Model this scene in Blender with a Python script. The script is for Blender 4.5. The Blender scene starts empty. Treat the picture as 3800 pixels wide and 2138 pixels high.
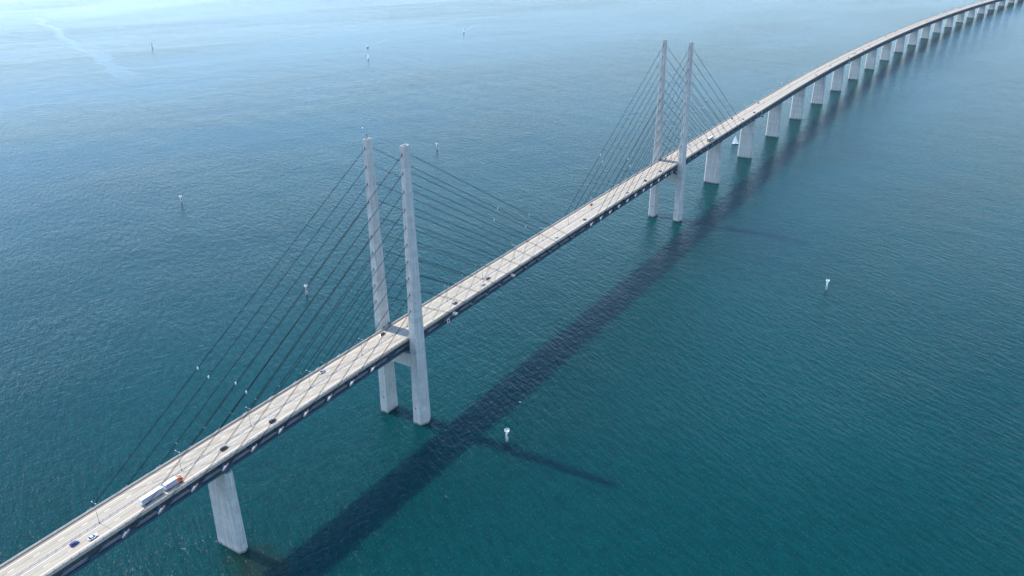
import bpy, bmesh, math, random
from mathutils import Vector, Matrix
random.seed(7)
SC = bpy.context.scene
COL = SC.collection

# ------------------------------------------------------------------ camera, light, exposure
CX, CY, CZ = -388.6756, -338.8393, 336.9172
YAW, PITCH, ROLL = 0.5635553, -0.4331052, -0.0097691
cam_d = bpy.data.cameras.new('camera')
cam = bpy.data.objects.new('camera', cam_d); COL.objects.link(cam)
fw = Vector((math.cos(PITCH)*math.cos(YAW), math.cos(PITCH)*math.sin(YAW), math.sin(PITCH)))
rt = Vector((math.sin(YAW), -math.cos(YAW), 0.0)); up = rt.cross(fw)
r2 = rt*math.cos(ROLL)+up*math.sin(ROLL); u2 = up*math.cos(ROLL)-rt*math.sin(ROLL)
m = Matrix((r2, u2, -fw)).transposed().to_4x4(); m.translation = Vector((CX, CY, CZ))
cam.matrix_world = m
cam_d.sensor_fit = 'HORIZONTAL'; cam_d.sensor_width = 36.0
cam_d.lens = 36.0*3056.95/3800.0
cam_d.clip_start = 1.0; cam_d.clip_end = 120000.0
SC.camera = cam

SUN_EL = math.radians(53.6)
SUN_AZ = math.radians(92.2)            # from +x, counter-clockwise: the sun stands square to the bridge
sdir = Vector((math.cos(SUN_EL)*math.cos(SUN_AZ), math.cos(SUN_EL)*math.sin(SUN_AZ), math.sin(SUN_EL)))
sun_d = bpy.data.lights.new('sun', 'SUN'); sun_d.energy = 2.05; sun_d.angle = math.radians(0.53)
sun_d.color = (1.0, 0.93, 0.82)
sun = bpy.data.objects.new('sun', sun_d); COL.objects.link(sun)
sun.rotation_euler = sdir.to_track_quat('Z', 'Y').to_euler(); sun.location = (0, 400, 600)

W = bpy.data.worlds.new('World'); SC.world = W; W.use_nodes = True
nt = W.node_tree; nt.nodes.clear()
sky = nt.nodes.new('ShaderNodeTexSky'); sky.sky_type = 'NISHITA'; sky.sun_disc = False
sky.sun_elevation = SUN_EL; sky.sun_rotation = math.radians(-2.2)
sky.altitude = 0; sky.air_density = 1.05; sky.dust_density = 0.3; sky.ozone_density = 7.0
bg = nt.nodes.new('ShaderNodeBackground'); bg.inputs[1].default_value = 0.15
wo = nt.nodes.new('ShaderNodeOutputWorld')
hs = nt.nodes.new('ShaderNodeHueSaturation'); hs.inputs['Saturation'].default_value = 0.97
nt.links.new(sky.outputs[0], hs.inputs['Color']); nt.links.new(hs.outputs[0], bg.inputs[0]); nt.links.new(bg.outputs[0], wo.inputs[0])

SC.view_settings.view_transform = 'Standard'; SC.view_settings.look = 'None'
SC.view_settings.gamma = 1.0; SC.view_settings.use_curve_mapping = False
SC.view_settings.exposure = 1.4
SC.cycles.use_denoising = True
SC.cycles.use_adaptive_sampling = False
SC.cycles.max_bounces = 6; SC.cycles.glossy_bounces = 3; SC.cycles.diffuse_bounces = 3
SC.cycles.volume_bounces = 0
SC.cycles.sample_clamp_indirect = 6.0
SC.cycles.filter_width = 1.5

# ------------------------------------------------------------------ materials
def mat_new(name):
    mt = bpy.data.materials.new(name); mt.use_nodes = True
    n = mt.node_tree; n.nodes.clear()
    out = n.nodes.new('ShaderNodeOutputMaterial'); b = n.nodes.new('ShaderNodeBsdfPrincipled')
    n.links.new(b.outputs[0], out.inputs[0])
    return mt, n, b
def node(n, t, **k):
    x = n.nodes.new(t)
    for a, v in k.items(): setattr(x, a, v)
    return x
def simple(name, col, rough=0.6, metal=0.0, vary=0.08, scale=0.8, spec=None):
    mt, n, b = mat_new(name)
    tc = node(n, 'ShaderNodeTexCoord'); no = node(n, 'ShaderNodeTexNoise')
    no.inputs['Scale'].default_value = scale; no.inputs['Detail'].default_value = 4
    n.links.new(tc.outputs['Object'], no.inputs['Vector'])
    mr = node(n, 'ShaderNodeMapRange'); mr.inputs[3].default_value = 1-vary*2; mr.inputs[4].default_value = 1+vary*2
    n.links.new(no.outputs[0], mr.inputs[0])
    mx = node(n, 'ShaderNodeVectorMath', operation='SCALE'); mx.inputs[0].default_value = col
    n.links.new(mr.outputs[0], mx.inputs['Scale']); n.links.new(mx.outputs[0], b.inputs['Base Color'])
    b.inputs['Roughness'].default_value = rough; b.inputs['Metallic'].default_value = metal
    if spec is not None: b.inputs['Specular IOR Level'].default_value = spec
    return mt
def concrete(name, col, tint=0.10, stain=0.35):
    """cast concrete: a tint per pour, fine grain, rain streaks down the faces, a dark tide band above the water"""
    mt, n, b = mat_new(name)
    geo = node(n, 'ShaderNodeNewGeometry'); oi = node(n, 'ShaderNodeObjectInfo')
    no = node(n, 'ShaderNodeTexNoise'); no.inputs['Scale'].default_value = 0.35; no.inputs['Detail'].default_value = 6; no.inputs['Roughness'].default_value = 0.65
    n.links.new(geo.outputs['Position'], no.inputs['Vector'])
    mp = node(n, 'ShaderNodeMapping'); mp.inputs['Scale'].default_value = (0.9, 0.9, 0.045)
    n.links.new(geo.outputs['Position'], mp.inputs['Vector'])
    st = node(n, 'ShaderNodeTexNoise'); st.inputs['Scale'].default_value = 1.0; st.inputs['Detail'].default_value = 3
    n.links.new(mp.outputs[0], st.inputs['Vector'])
    a = node(n, 'ShaderNodeMapRange'); a.inputs[3].default_value = 1-tint; a.inputs[4].default_value = 1+tint
    n.links.new(oi.outputs['Random'], a.inputs[0])
    c = node(n, 'ShaderNodeMapRange'); c.inputs[1].default_value = .25; c.inputs[2].default_value = .75; c.inputs[3].default_value = 0.84; c.inputs[4].default_value = 1.14
    n.links.new(no.outputs[0], c.inputs[0])
    d = node(n, 'ShaderNodeMapRange'); d.inputs[1].default_value = .38; d.inputs[2].default_value = .62; d.inputs[3].default_value = 1-stain*.5; d.inputs[4].default_value = 1.06
    n.links.new(st.outputs[0], d.inputs[0])
    sp = node(n, 'ShaderNodeSeparateXYZ'); n.links.new(geo.outputs['Position'], sp.inputs[0])
    w = node(n, 'ShaderNodeMath', operation='MULTIPLY_ADD'); w.inputs[1].default_value = 2.6; 
    n.links.new(no.outputs[0], w.inputs[0]); w.inputs[2].default_value = -1.3
    w2 = node(n, 'ShaderNodeMath', operation='ADD'); n.links.new(sp.outputs[2], w2.inputs[0]); n.links.new(w.outputs[0], w2.inputs[1])
    t = node(n, 'ShaderNodeMapRange'); t.inputs[1].default_value = 0.6; t.inputs[2].default_value = 2.0; t.inputs[3].default_value = 0.38; t.inputs[4].default_value = 1.0
    n.links.new(w2.outputs[0], t.inputs[0])
    m1 = node(n, 'ShaderNodeMath', operation='MULTIPLY'); n.links.new(a.outputs[0], m1.inputs[0]); n.links.new(c.outputs[0], m1.inputs[1])
    m2 = node(n, 'ShaderNodeMath', operation='MULTIPLY'); n.links.new(m1.outputs[0], m2.inputs[0]); n.links.new(d.outputs[0], m2.inputs[1])
    m3 = node(n, 'ShaderNodeMath', operation='MULTIPLY'); n.links.new(m2.outputs[0], m3.inputs[0]); n.links.new(t.outputs[0], m3.inputs[1])
    mx = node(n, 'ShaderNodeVectorMath', operation='SCALE'); mx.inputs[0].default_value = col
    n.links.new(m3.outputs[0], mx.inputs['Scale']); n.links.new(mx.outputs[0], b.inputs['Base Color'])
    b.inputs['Roughness'].default_value = 0.85; b.inputs['Specular IOR Level'].default_value = 0.3
    return mt
def road_mat(name, col, lo=0.88, hi=1.1):
    """worn carriageway: long wheel tracks along the road, patches, fine grain"""
    mt, n, b = mat_new(name)
    geo = node(n, 'ShaderNodeNewGeometry')
    mp = node(n, 'ShaderNodeMapping'); mp.inputs['Scale'].default_value = (0.012, 0.55, 1)
    n.links.new(geo.outputs['Position'], mp.inputs['Vector'])
    a = node(n, 'ShaderNodeTexNoise'); a.inputs['Scale'].default_value = 1; a.inputs['Detail'].default_value = 3
    n.links.new(mp.outputs[0], a.inputs['Vector'])
    g = node(n, 'ShaderNodeTexNoise'); g.inputs['Scale'].default_value = 0.12; g.inputs['Detail'].default_value = 6
    n.links.new(geo.outputs['Position'], g.inputs['Vector'])
    f = node(n, 'ShaderNodeMapRange'); f.inputs[1].default_value = .3; f.inputs[2].default_value = .7; f.inputs[3].default_value = lo; f.inputs[4].default_value = hi
    n.links.new(a.outputs[0], f.inputs[0])
    h = node(n, 'ShaderNodeMapRange'); h.inputs[1].default_value = .3; h.inputs[2].default_value = .7; h.inputs[3].default_value = .95; h.inputs[4].default_value = 1.05
    n.links.new(g.outputs[0], h.inputs[0])
    mm = node(n, 'ShaderNodeMath', operation='MULTIPLY'); n.links.new(f.outputs[0], mm.inputs[0]); n.links.new(h.outputs[0], mm.inputs[1])
    mx = node(n, 'ShaderNodeVectorMath', operation='SCALE'); mx.inputs[0].default_value = col
    n.links.new(mm.outputs[0], mx.inputs['Scale']); n.links.new(mx.outputs[0], b.inputs['Base Color'])
    b.inputs['Roughness'].default_value = 0.9; b.inputs['Specular IOR Level'].default_value = 0.2
    return mt

M = {}
M['concrete'] = concrete('pylon_concrete', (0.54, 0.50, 0.44), 0.07, 0.25)
M['pier'] = concrete('pier_concrete', (0.54, 0.50, 0.44), 0.06, 0.3)
M['slab'] = concrete('slab_concrete', (0.43, 0.375, 0.30), 0.0, 0.15)
M['asphalt'] = road_mat('worn_asphalt', (0.40, 0.345, 0.255))
M['shoulder'] = road_mat('shoulder_asphalt', (0.39, 0.305, 0.205), .8, 1.15)
M['paint'] = simple('road_paint', (0.72, 0.71, 0.67), 0.7, vary=.06, scale=.3)
M['seam'] = simple('joint_seal', (0.11, 0.105, 0.1), 0.8)
M['steel'] = simple('truss_steel', (0.035, 0.075, 0.105), 0.55, vary=.15, scale=.3)
M['steel_light'] = simple('galvanised_steel', (0.44, 0.41, 0.36), 0.6, vary=.1)
M['rail_dark'] = simple('weathered_rail', (0.24, 0.20, 0.15), 0.8, vary=.1, spec=.2)
M['socket'] = simple('cable_socket_steel', (0.22, 0.22, 0.23), 0.55)
M['post'] = simple('post_steel', (0.17, 0.16, 0.14), 0.6)
M['anchor'] = simple('anchor_box_paint', (0.14, 0.145, 0.15), 0.5, vary=.1, scale=1.2)
M['parapet_low'] = simple('lower_parapet', (0.16, 0.17, 0.19), 0.8, vary=.2, scale=.2)
M['cable'] = simple('cable_sheath', (0.010, 0.012, 0.016), 0.75, spec=.15)
M['clamp'] = simple('clamp_white', (0.75, 0.75, 0.72), 0.4)
M['dark'] = simple('dark_recess', (0.03, 0.03, 0.034), 0.9)
M['lampmetal'] = simple('lamp_post_paint', (0.22, 0.23, 0.24), 0.5)
M['lamphead'] = simple('lamp_head_white', (0.58, 0.58, 0.56), 0.35)
M['white'] = simple('white_paint', (0.78, 0.78, 0.76), 0.4, vary=.05)
M['red'] = simple('red_paint', (0.50, 0.02, 0.03), 0.45)
M['green'] = simple('green_paint', (0.015, 0.22, 0.075), 0.45)
M['rust'] = simple('weathered_base', (0.10, 0.045, 0.022), 0.85, vary=.3, scale=1.5)
M['tyre'] = simple('tyre_rubber', (0.015, 0.015, 0.015), 0.9)
M['rim'] = simple('alloy_rim', (0.45, 0.45, 0.46), 0.35, metal=.8)
M['glass'] = simple('dark_car_glass', (0.012, 0.016, 0.02), 0.05, vary=0)
M['headlight'] = simple('headlight_lens', (0.8, 0.8, 0.8), 0.1)
M['taillight'] = simple('taillight_lens', (0.35, 0.01, 0.01), 0.2)
M['sail'] = simple('sail_cloth', (0.82, 0.82, 0.80), 0.8, vary=.04)
M['hull_dark'] = simple('dark_hull', (0.02, 0.035, 0.06), 0.3)
M['lorry_white'] = simple('lorry_box_paint', (0.80, 0.80, 0.81), 0.45, vary=.03)
M['side_shade'] = simple('box_side_shade', (0.40, 0.385, 0.385), 0.7, vary=.04)  # grey that puts the shade of the white box sides into the colour
M['orange'] = simple('orange_cab_paint', (0.80, 0.13, 0.012), 0.35, vary=.04)
M['purple'] = simple('purple_print', (0.42, 0.30, 0.58), 0.6, vary=.03)
M['tan'] = simple('tan_door_paint', (0.36, 0.27, 0.15), 0.6)
M['chassis'] = simple('chassis_black', (0.02, 0.02, 0.02), 0.7)
M['feather'] = simple('white_feather', (0.78, 0.78, 0.78), 0.8)
M['beak'] = simple('yellow_beak', (0.6, 0.35, 0.03), 0.6)
M['door_blue'] = simple('blue_door_paint', (0.04, 0.10, 0.14), 0.5)
M['foam'] = simple('wake_foam', (0.30, 0.35, 0.38), 0.6, vary=.2, scale=.6)

n = M['sail'].node_tree; pb = [x for x in n.nodes if x.type == 'BSDF_PRINCIPLED'][0]; ou = [x for x in n.nodes if x.type == 'OUTPUT_MATERIAL'][0]
tr = node(n, 'ShaderNodeBsdfTranslucent'); tr.inputs[0].default_value = (0.85, 0.85, 0.83, 1); ms = node(n, 'ShaderNodeMixShader'); ms.inputs[0].default_value = 0.5
n.links.new(pb.outputs[0], ms.inputs[1]); n.links.new(tr.outputs[0], ms.inputs[2]); n.links.new(ms.outputs[0], ou.inputs[0])
def car_paint(name, col, rough=0.28):
    mt = simple(name, col, rough, vary=.03)
    b = [x for x in mt.node_tree.nodes if x.type == 'BSDF_PRINCIPLED'][0]
    b.inputs['Coat Weight'].default_value = 0.6; b.inputs['Coat Roughness'].default_value = 0.06
    return mt
PAINT = {'black': car_paint('car_black', (0.014, 0.014, 0.016)), 'white': car_paint('car_white', (0.8, 0.8, 0.8)),
         'blue': car_paint('car_blue', (0.012, 0.022, 0.19)), 'grey': car_paint('car_grey', (0.09, 0.085, 0.09)),
         'silver': car_paint('car_silver', (0.52, 0.53, 0.56)), 'red': car_paint('car_red', (0.55, 0.012, 0.03)),
         'maroon': car_paint('car_maroon', (0.08, 0.03, 0.03)), 'green': car_paint('car_dark_green', (0.03, 0.05, 0.045))}

# ------------------------------------------------------------------ mesh helpers
class MB:
    def __init__(s): s.v = []; s.f = []
    def add(s, vs, fs):
        o = len(s.v); s.v += [tuple(x) for x in vs]; s.f += [tuple(i+o for i in f) for f in fs]
    def box(s, c, d, mtx=None):
        x, y, z = d[0]/2, d[1]/2, d[2]/2
        vs = [Vector((a*x, b*y, e*z)) for a in (-1, 1) for b in (-1, 1) for e in (-1, 1)]
        if mtx is not None: vs = [mtx @ q for q in vs]
        vs = [q+Vector(c) for q in vs]
        s.add(vs, [(0, 1, 3, 2), (4, 6, 7, 5), (0, 4, 5, 1), (2, 3, 7, 6), (0, 2, 6, 4), (1, 5, 7, 3)])
    def rings(s, rings, cap=True):
        n = len(rings[0]); vs = [p for r in rings for p in r]; fs = []
        for k in range(len(rings)-1):
            for i in range(n):
                j = (i+1) % n
                fs.append((k*n+i, k*n+j, (k+1)*n+j, (k+1)*n+i))
        if cap:
            fs.append(tuple(range(n-1, -1, -1))); fs.append(tuple((len(rings)-1)*n+i for i in range(n)))
        s.add(vs, fs)
    def tube(s, p0, p1, r0, r1=None, n=8):
        r1 = r0 if r1 is None else r1
        p0, p1 = Vector(p0), Vector(p1); d = (p1-p0).normalized()
        a = d.orthogonal().normalized() if abs(d.z) < .999 else Vector((1, 0, 0)); b = d.cross(a)
        s.rings([[p+(a*math.cos(t*2*math.pi/n)+b*math.sin(t*2*math.pi/n))*r for t in range(n)] for p, r in ((p0, r0), (p1, r1))])
    def beam(s, p0, p1, w, h):
        """rectangular bar: w is its horizontal width, h its depth"""
        p0, p1 = Vector(p0), Vector(p1); d = (p1-p0).normalized()
        a = d.cross(Vector((0, 0, 1))); a = a.normalized() if a.length > 1e-4 else Vector((0, 1, 0)); b = a.cross(d)
        s.rings([[p+a*sx*w/2+b*sy*h/2 for sx, sy in ((-1, -1), (1, -1), (1, 1), (-1, 1))] for p in (p0, p1)])
    def mesh(s, name, mt, smooth=False):
        me = bpy.data.meshes.new(name); me.from_pydata(s.v, [], s.f); me.update()
        bm = bmesh.new(); bm.from_mesh(me); bmesh.ops.recalc_face_normals(bm, faces=bm.faces); bm.to_mesh(me); bm.free()
        me.materials.append(mt)
        if smooth:
            for pl in me.polygons: pl.use_smooth = True
        return me
    def build(s, name, mt, parent=None, smooth=False, loc=None, kind=None):
        o = bpy.data.objects.new(name, s.mesh(name, mt, smooth)); COL.objects.link(o)
        if parent is not None: o.parent = parent
        if loc is not None: o.location = loc
        if kind: o['kind'] = kind
        return o
def place(name, me, parent=None, loc=(0, 0, 0), rotz=0.0):
    o = bpy.data.objects.new(name, me); COL.objects.link(o)
    if parent is not None: o.parent = parent
    o.location = loc; o.rotation_euler = (0, 0, rotz)
    return o
def tag(o, label, cat, group=None):
    o['label'] = label; o['category'] = cat
    if group: o['group'] = group
    return o
def thing(name, label, cat, loc=(0, 0, 0), rotz=0.0, group=None):
    o = bpy.data.objects.new(name, None); COL.objects.link(o)
    o.empty_display_size = 1.0
    o.location = loc; o.rotation_euler = (0, 0, rotz)
    return tag(o, label, cat, group)
def copy_tree(o, parent=None):
    c = o.copy(); COL.objects.link(c)
    if parent is not None: c.parent = parent
    for ch in list(o.children): copy_tree(ch, c)
    return c
ORD = ['', 'first', 'second', 'third', 'fourth', 'fifth', 'sixth', 'seventh', 'eighth', 'ninth', 'tenth', 'eleventh', 'twelfth', 'thirteenth',
       'fourteenth', 'fifteenth', 'sixteenth', 'seventeenth', 'eighteenth', 'nineteenth', 'twentieth', 'twenty-first', 'twenty-second', 'twenty-third', 'twenty-fourth']

# ------------------------------------------------------------------ the line of the road
S0, KAP = 956.2, -7.18e-5
def zd(s):
    return 69-7e-6*(s-245)**2 if s < 1352 else 60.427-.0155*(s-1352)
def head(s): return 0.0 if s <= S0 else KAP*(s-S0)
def R(s, y, dz=0.0):
    if s <= S0: x0, y0, th = s, 0.0, 0.0
    else:
        th = KAP*(s-S0); x0 = S0+math.sin(th)/KAP; y0 = (1-math.cos(th))/KAP
    return Vector((x0-math.sin(th)*y, y0+math.cos(th)*y, zd(s)+dz))
SA, SB = -345.0, 4600.0
def srange(a, b, st):
    n = max(1, int(round((b-a)/st))); return [a+(b-a)*i/n for i in range(n+1)]
def sweep(profile, a=SA, b=SB, st=20.0, closed=True):
    """profile: (y, dz) points carried along the road"""
    q = MB(); rings = [[R(s, y, z) for y, z in profile] for s in srange(a, b, st)]
    if closed: q.rings(rings)
    else:
        n = len(profile); vs = [p for r in rings for p in r]
        q.add(vs, [(k*n+i, k*n+i+1, (k+1)*n+i+1, (k+1)*n+i) for k in range(len(rings)-1) for i in range(n-1)])
    return q
def rect(y0, y1, z0, z1): return [(y0, z0), (y1, z0), (y1, z1), (y0, z1)]

# ------------------------------------------------------------------ water
def water_material():
    mt, n, b = mat_new('sea_water')
    L = n.links.new
    geo = node(n, 'ShaderNodeNewGeometry'); P = geo.outputs['Position']
    def noise(scale, rot, sx, sy, detail, rough=0.55, off=0.0):
        # rot: the compass of the crests (degrees from +x); sx < 1 draws the pattern out along them
        ro = node(n, 'ShaderNodeMapping'); ro.inputs['Rotation'].default_value = (0, 0, -math.radians(rot)); L(P, ro.inputs['Vector'])
        mp = node(n, 'ShaderNodeMapping'); mp.inputs['Scale'].default_value = (sx*scale, sy*scale, 1.0); mp.inputs['Location'].default_value = (off, off*1.7, off*.3)
        L(ro.outputs[0], mp.inputs['Vector'])
        t = node(n, 'ShaderNodeTexNoise', noise_dimensions='2D'); t.inputs['Scale'].default_value = 1.0; t.inputs['Detail'].default_value = detail; t.inputs['Roughness'].default_value = rough
        L(mp.outputs[0], t.inputs['Vector']); return t.outputs[0]
    def math2(op, a, c):
        x = node(n, 'ShaderNodeMath', operation=op)
        for i, q in enumerate((a, c)):
            if isinstance(q, (int, float)): x.inputs[i].default_value = q
            else: L(q, x.inputs[i])
        return x.outputs[0]
    def rng(v, a, c, lo, hi, smooth=True):
        x = node(n, 'ShaderNodeMapRange'); x.interpolation_type = 'SMOOTHSTEP' if smooth else 'LINEAR'
        x.inputs[1].default_value = a; x.inputs[2].default_value = c; x.inputs[3].default_value = lo; x.inputs[4].default_value = hi
        L(v, x.inputs[0]); return x.outputs[0]
    # --- slicks: bands of smooth water (north-west of the bridge), with ragged edges
    sep = node(n, 'ShaderNodeSeparateXYZ'); L(P, sep.inputs[0]); X, Y = sep.outputs[0], sep.outputs[1]
    wob = math2('MULTIPLY', math2('SUBTRACT', noise(1/210., 15, 1, 1, 3.5, .6), .5), 100)
    wob2 = math2('MULTIPLY', math2('SUBTRACT', noise(1/26., 0, 1, 1, 2.0, .6, 4.0), .5), 26)
    def band(ax, ay, bx, by, w0, w1, f0, f1):
        dx, dy = bx-ax, by-ay; ln = math.hypot(dx, dy); ux, uy = dx/ln, dy/ln
        t = math2('ADD', math2('MULTIPLY', math2('SUBTRACT', X, ax), ux), math2('MULTIPLY', math2('SUBTRACT', Y, ay), uy))
        d = math2('ADD', math2('MULTIPLY', math2('SUBTRACT', X, ax), -uy), math2('MULTIPLY', math2('SUBTRACT', Y, ay), ux))
        d = math2('ADD', math2('ADD', d, wob), wob2)
        w = rng(t, 0, ln, w0, w1, False)
        e = math2('SUBTRACT', w, math2('ABSOLUTE', d, 0))
        inside = rng(e, -f0, f0, 0, 1)
        ends = math2('MULTIPLY', rng(t, -f1, f1, 0, 1), rng(t, ln-f1, ln+f1, 1, 0))
        return math2('MULTIPLY', inside, ends)
    s1 = band(745, 1385, 1290, 2720, 24, 9, 5, 60)
    s2 = band(1290, 2640, 2300, 2900, 120, 300, 90, 200)
    streaks = rng(noise(1/900., -28, 0.26, 2.2, 6, .64, 9.0), .50, .60, 0, 1)
    zone = math2('MULTIPLY', rng(Y, 700, 1200, 0, 1), rng(X, 350, 800, 0, 1))
    thin = math2('MULTIPLY', math2('MULTIPLY', streaks, zone), 0.55)
    slick = math2('MAXIMUM', math2('MAXIMUM', s1, s2), thin)
    # --- gusts: broad patches where the ripples are stronger or weaker
    gust = rng(noise(1/420., -20, .7, 1.5, 4, .6, 2.0), .32, .68, 0.66, 1.15)
    broad = rng(noise(1/1300., -30, 0.45, 1.6, 3, .55, 14.0), .36, .62, 0.60, 1.12)
    gust = math2('MULTIPLY', gust, math2('ADD', math2('MULTIPLY', math2('SUBTRACT', broad, 1.0), rng(Y, 150, 700, 0, 1)), 1.0))
    calm = math2('MULTIPLY', gust, rng(slick, 0, 1, 1.0, 0.50, False))
    # --- waves: two crossing wind seas, chop and ripples (metres)
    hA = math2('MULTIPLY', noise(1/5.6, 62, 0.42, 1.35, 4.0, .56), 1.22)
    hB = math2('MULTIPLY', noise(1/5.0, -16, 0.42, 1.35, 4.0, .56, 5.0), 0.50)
    hC = math2('MULTIPLY', noise(1/1.7, 40, 0.7, 1.2, 3.0, .65, 7.0), 0.30)
    hS = math2('MULTIPLY', noise(1/48., 70, 0.45, 1.2, 1.0, .5, 3.0), 1.0)
    hh = math2('ADD', math2('ADD', hA, hB), math2('ADD', hC, hS))
    hh = math2('MULTIPLY', hh, calm)
    bp = node(n, 'ShaderNodeBump'); bp.inputs['Strength'].default_value = 1.0; bp.inputs['Distance'].default_value = 0.72
    L(hh, bp.inputs['Height']); L(bp.outputs[0], b.inputs['Normal'])
    # --- body colour: teal scattered light with broad drifts, brown shoal round the nearest pier
    drift = rng(noise(1/340., 50, 1, 1, 4, .55, 1.0), .3, .7, 0, 1)
    c = node(n, 'ShaderNodeMix', data_type='RGBA'); L(drift, c.inputs['Factor'])
    c.inputs['A'].default_value = (0.0002, 0.033, 0.034, 1); c.inputs['B'].default_value = (0.0003, 0.039, 0.040, 1)
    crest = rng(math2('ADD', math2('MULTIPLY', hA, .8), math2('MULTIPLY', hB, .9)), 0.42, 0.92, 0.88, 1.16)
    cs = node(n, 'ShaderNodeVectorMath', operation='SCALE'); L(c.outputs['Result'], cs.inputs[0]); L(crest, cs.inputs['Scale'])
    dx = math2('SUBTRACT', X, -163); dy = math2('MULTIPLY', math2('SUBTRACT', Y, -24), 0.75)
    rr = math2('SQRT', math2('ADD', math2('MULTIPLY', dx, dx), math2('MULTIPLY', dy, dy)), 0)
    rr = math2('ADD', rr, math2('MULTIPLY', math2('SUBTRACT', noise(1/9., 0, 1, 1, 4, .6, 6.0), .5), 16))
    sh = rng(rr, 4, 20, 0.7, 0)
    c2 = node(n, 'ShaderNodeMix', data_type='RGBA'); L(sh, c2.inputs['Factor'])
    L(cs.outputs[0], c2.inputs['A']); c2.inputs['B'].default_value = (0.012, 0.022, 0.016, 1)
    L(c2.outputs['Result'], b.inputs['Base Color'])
    L(rng(slick, 0, 1, 0.175, 0.15, False), b.inputs['Roughness'])
    b.inputs['IOR'].default_value = 1.333; b.inputs['Specular IOR Level'].default_value = 0.15
    b.inputs['Subsurface Weight'].default_value = 1.0; b.inputs['Subsurface Scale'].default_value = 11.0; b.inputs['Subsurface Radius'].default_value = (0.3, 1.2, 1.0)
    b.subsurface_method = 'BURLEY'
    fl = rng(noise(1/1.25, 30, 0.7, 1.3, 1.0, .5, 11.0), .68, .76, 0, 0.5)
    L(fl, b.inputs['Coat Weight']); b.inputs['Coat Roughness'].default_value = 0.48; b.inputs['Coat IOR'].default_value = 1.5
    return mt
HALF = 26000.0
q = MB(); q.add([(-HALF, -HALF, 0), (HALF, -HALF, 0), (HALF, HALF, 0), (-HALF, HALF, 0)], [(0, 1, 2, 3)])
water = q.build('sea_water', water_material()); water['kind'] = 'structure'

# ------------------------------------------------------------------ air
HAZE = 0.9e-5
if HAZE > 0:
    q = MB(); q.box((0, 0, (345-1)/2.0), (2*HALF+2000, 2*HALF+2000, 346))
    hm = bpy.data.materials.new('haze_air'); hm.use_nodes = True
    n = hm.node_tree; n.nodes.clear(); o = n.nodes.new('ShaderNodeOutputMaterial'); v = n.nodes.new('ShaderNodeVolumePrincipled')
    v.inputs['Color'].default_value = (0.62, 0.80, 0.95, 1); v.inputs['Density'].default_value = HAZE; v.inputs['Anisotropy'].default_value = 0.35
    n.links.new(v.outputs[0], o.inputs['Volume'])
    hz = q.build('haze', hm); hz['kind'] = 'stuff'

# ------------------------------------------------------------------ bridge deck
deck = thing('bridge_deck', 'long pale road deck on a dark steel truss crossing the whole sea', 'bridge')
sweep([(-12.15, -0.95), (-11.85, -1.05), (-8.2, -0.62), (8.2, -0.62), (11.85, -1.05), (12.15, -0.95), (12.15, 0.0), (-12.15, 0.0)]).build('road_slab', M['slab'], deck)
def sheet(y0, y1, dz, a=SA, b=SB): return sweep([(y0, dz), (y1, dz)], a, b, 20.0, False)
for y0, y1 in ((-9.0, -1.55), (1.55, 9.0)): sheet(y0, y1, .004).build('carriageway', M['asphalt'], deck)
for y0, y1 in ((-11.2, -9.0), (9.0, 11.2)): sheet(y0, y1, .004).build('hard_shoulder', M['shoulder'], deck)
sheet(-1.55, 1.55, .004).build('median_strip', M['slab'], deck)
for y in (-9.0, -1.72, 1.72, 9.0): sheet(y-.17, y+.17, .010).build('edge_line', M['paint'], deck)
for y in (-5.3, 5.4): sheet(y-.07, y+.07, .007).build('pavement_joint', M['seam'], deck)
q = MB()
for y, o in ((5.4, -247.0), (-5.1, -248.6)):
    k0 = math.ceil((SA-o)/12.0); s = o+12*k0
    while s+3 < SB:
        a = [R(s, y-.13, .013), R(s+3, y-.13, .013), R(s+3, y+.13, .013), R(s, y+.13, .013)]
        q.add(a, [(0, 1, 2, 3)]); s += 12
q.build('lane_dash', M['paint'], deck, kind='stuff')
q = MB()
for s in (-305.0, 795.0, 1361.0, 2066.0):
    q.add([R(s, -11.2, .018), R(s+.7, -11.2, .018), R(s+.7, 11.2, .018), R(s, 11.2, .018)], [(0, 1, 2, 3)])
    q.build('expansion_joint', M['seam'], deck); q = MB()
# edge barriers: plinth, two rails, posts every four metres
for sg in (-1, 1):
    y0, y1 = sorted((sg*11.35, sg*11.95))
    sweep(rect(y0, y1, .003, .48)).build('parapet_plinth', M['slab'], deck)
    for dz, w in ((.78, .16), (1.14, .2)):
        yy = sg*11.55; sweep(rect(yy-w/2, yy+w/2, dz-.09, dz+.09)).build('barrier_rail', M['steel_light'], deck)
    q = MB(); s = SA+2
    while s < 2600:
        for dz0, dz1 in ((.48, 1.28),):
            p = R(s, sg*11.78, 0); q.box(p+Vector((0, 0, (dz0+dz1)/2)), (.16, .22, dz1-dz0))
        s += 4
    q.build('barrier_post', M['post'], deck, kind='stuff')
for y in (-.62, .62):
    sweep(rect(y-.05, y+.05, .56, .78)).build('median_rail', M['rail_dark'], deck)
q = MB(); s = SA+1
while s < 2400:
    for y in (-.5, .5): q.box(R(s+(y>0)*1.0, y, .4), (.12, .1, .78))
    s += 4
q.build('median_post', M['post'], deck, kind='stuff')
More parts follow.
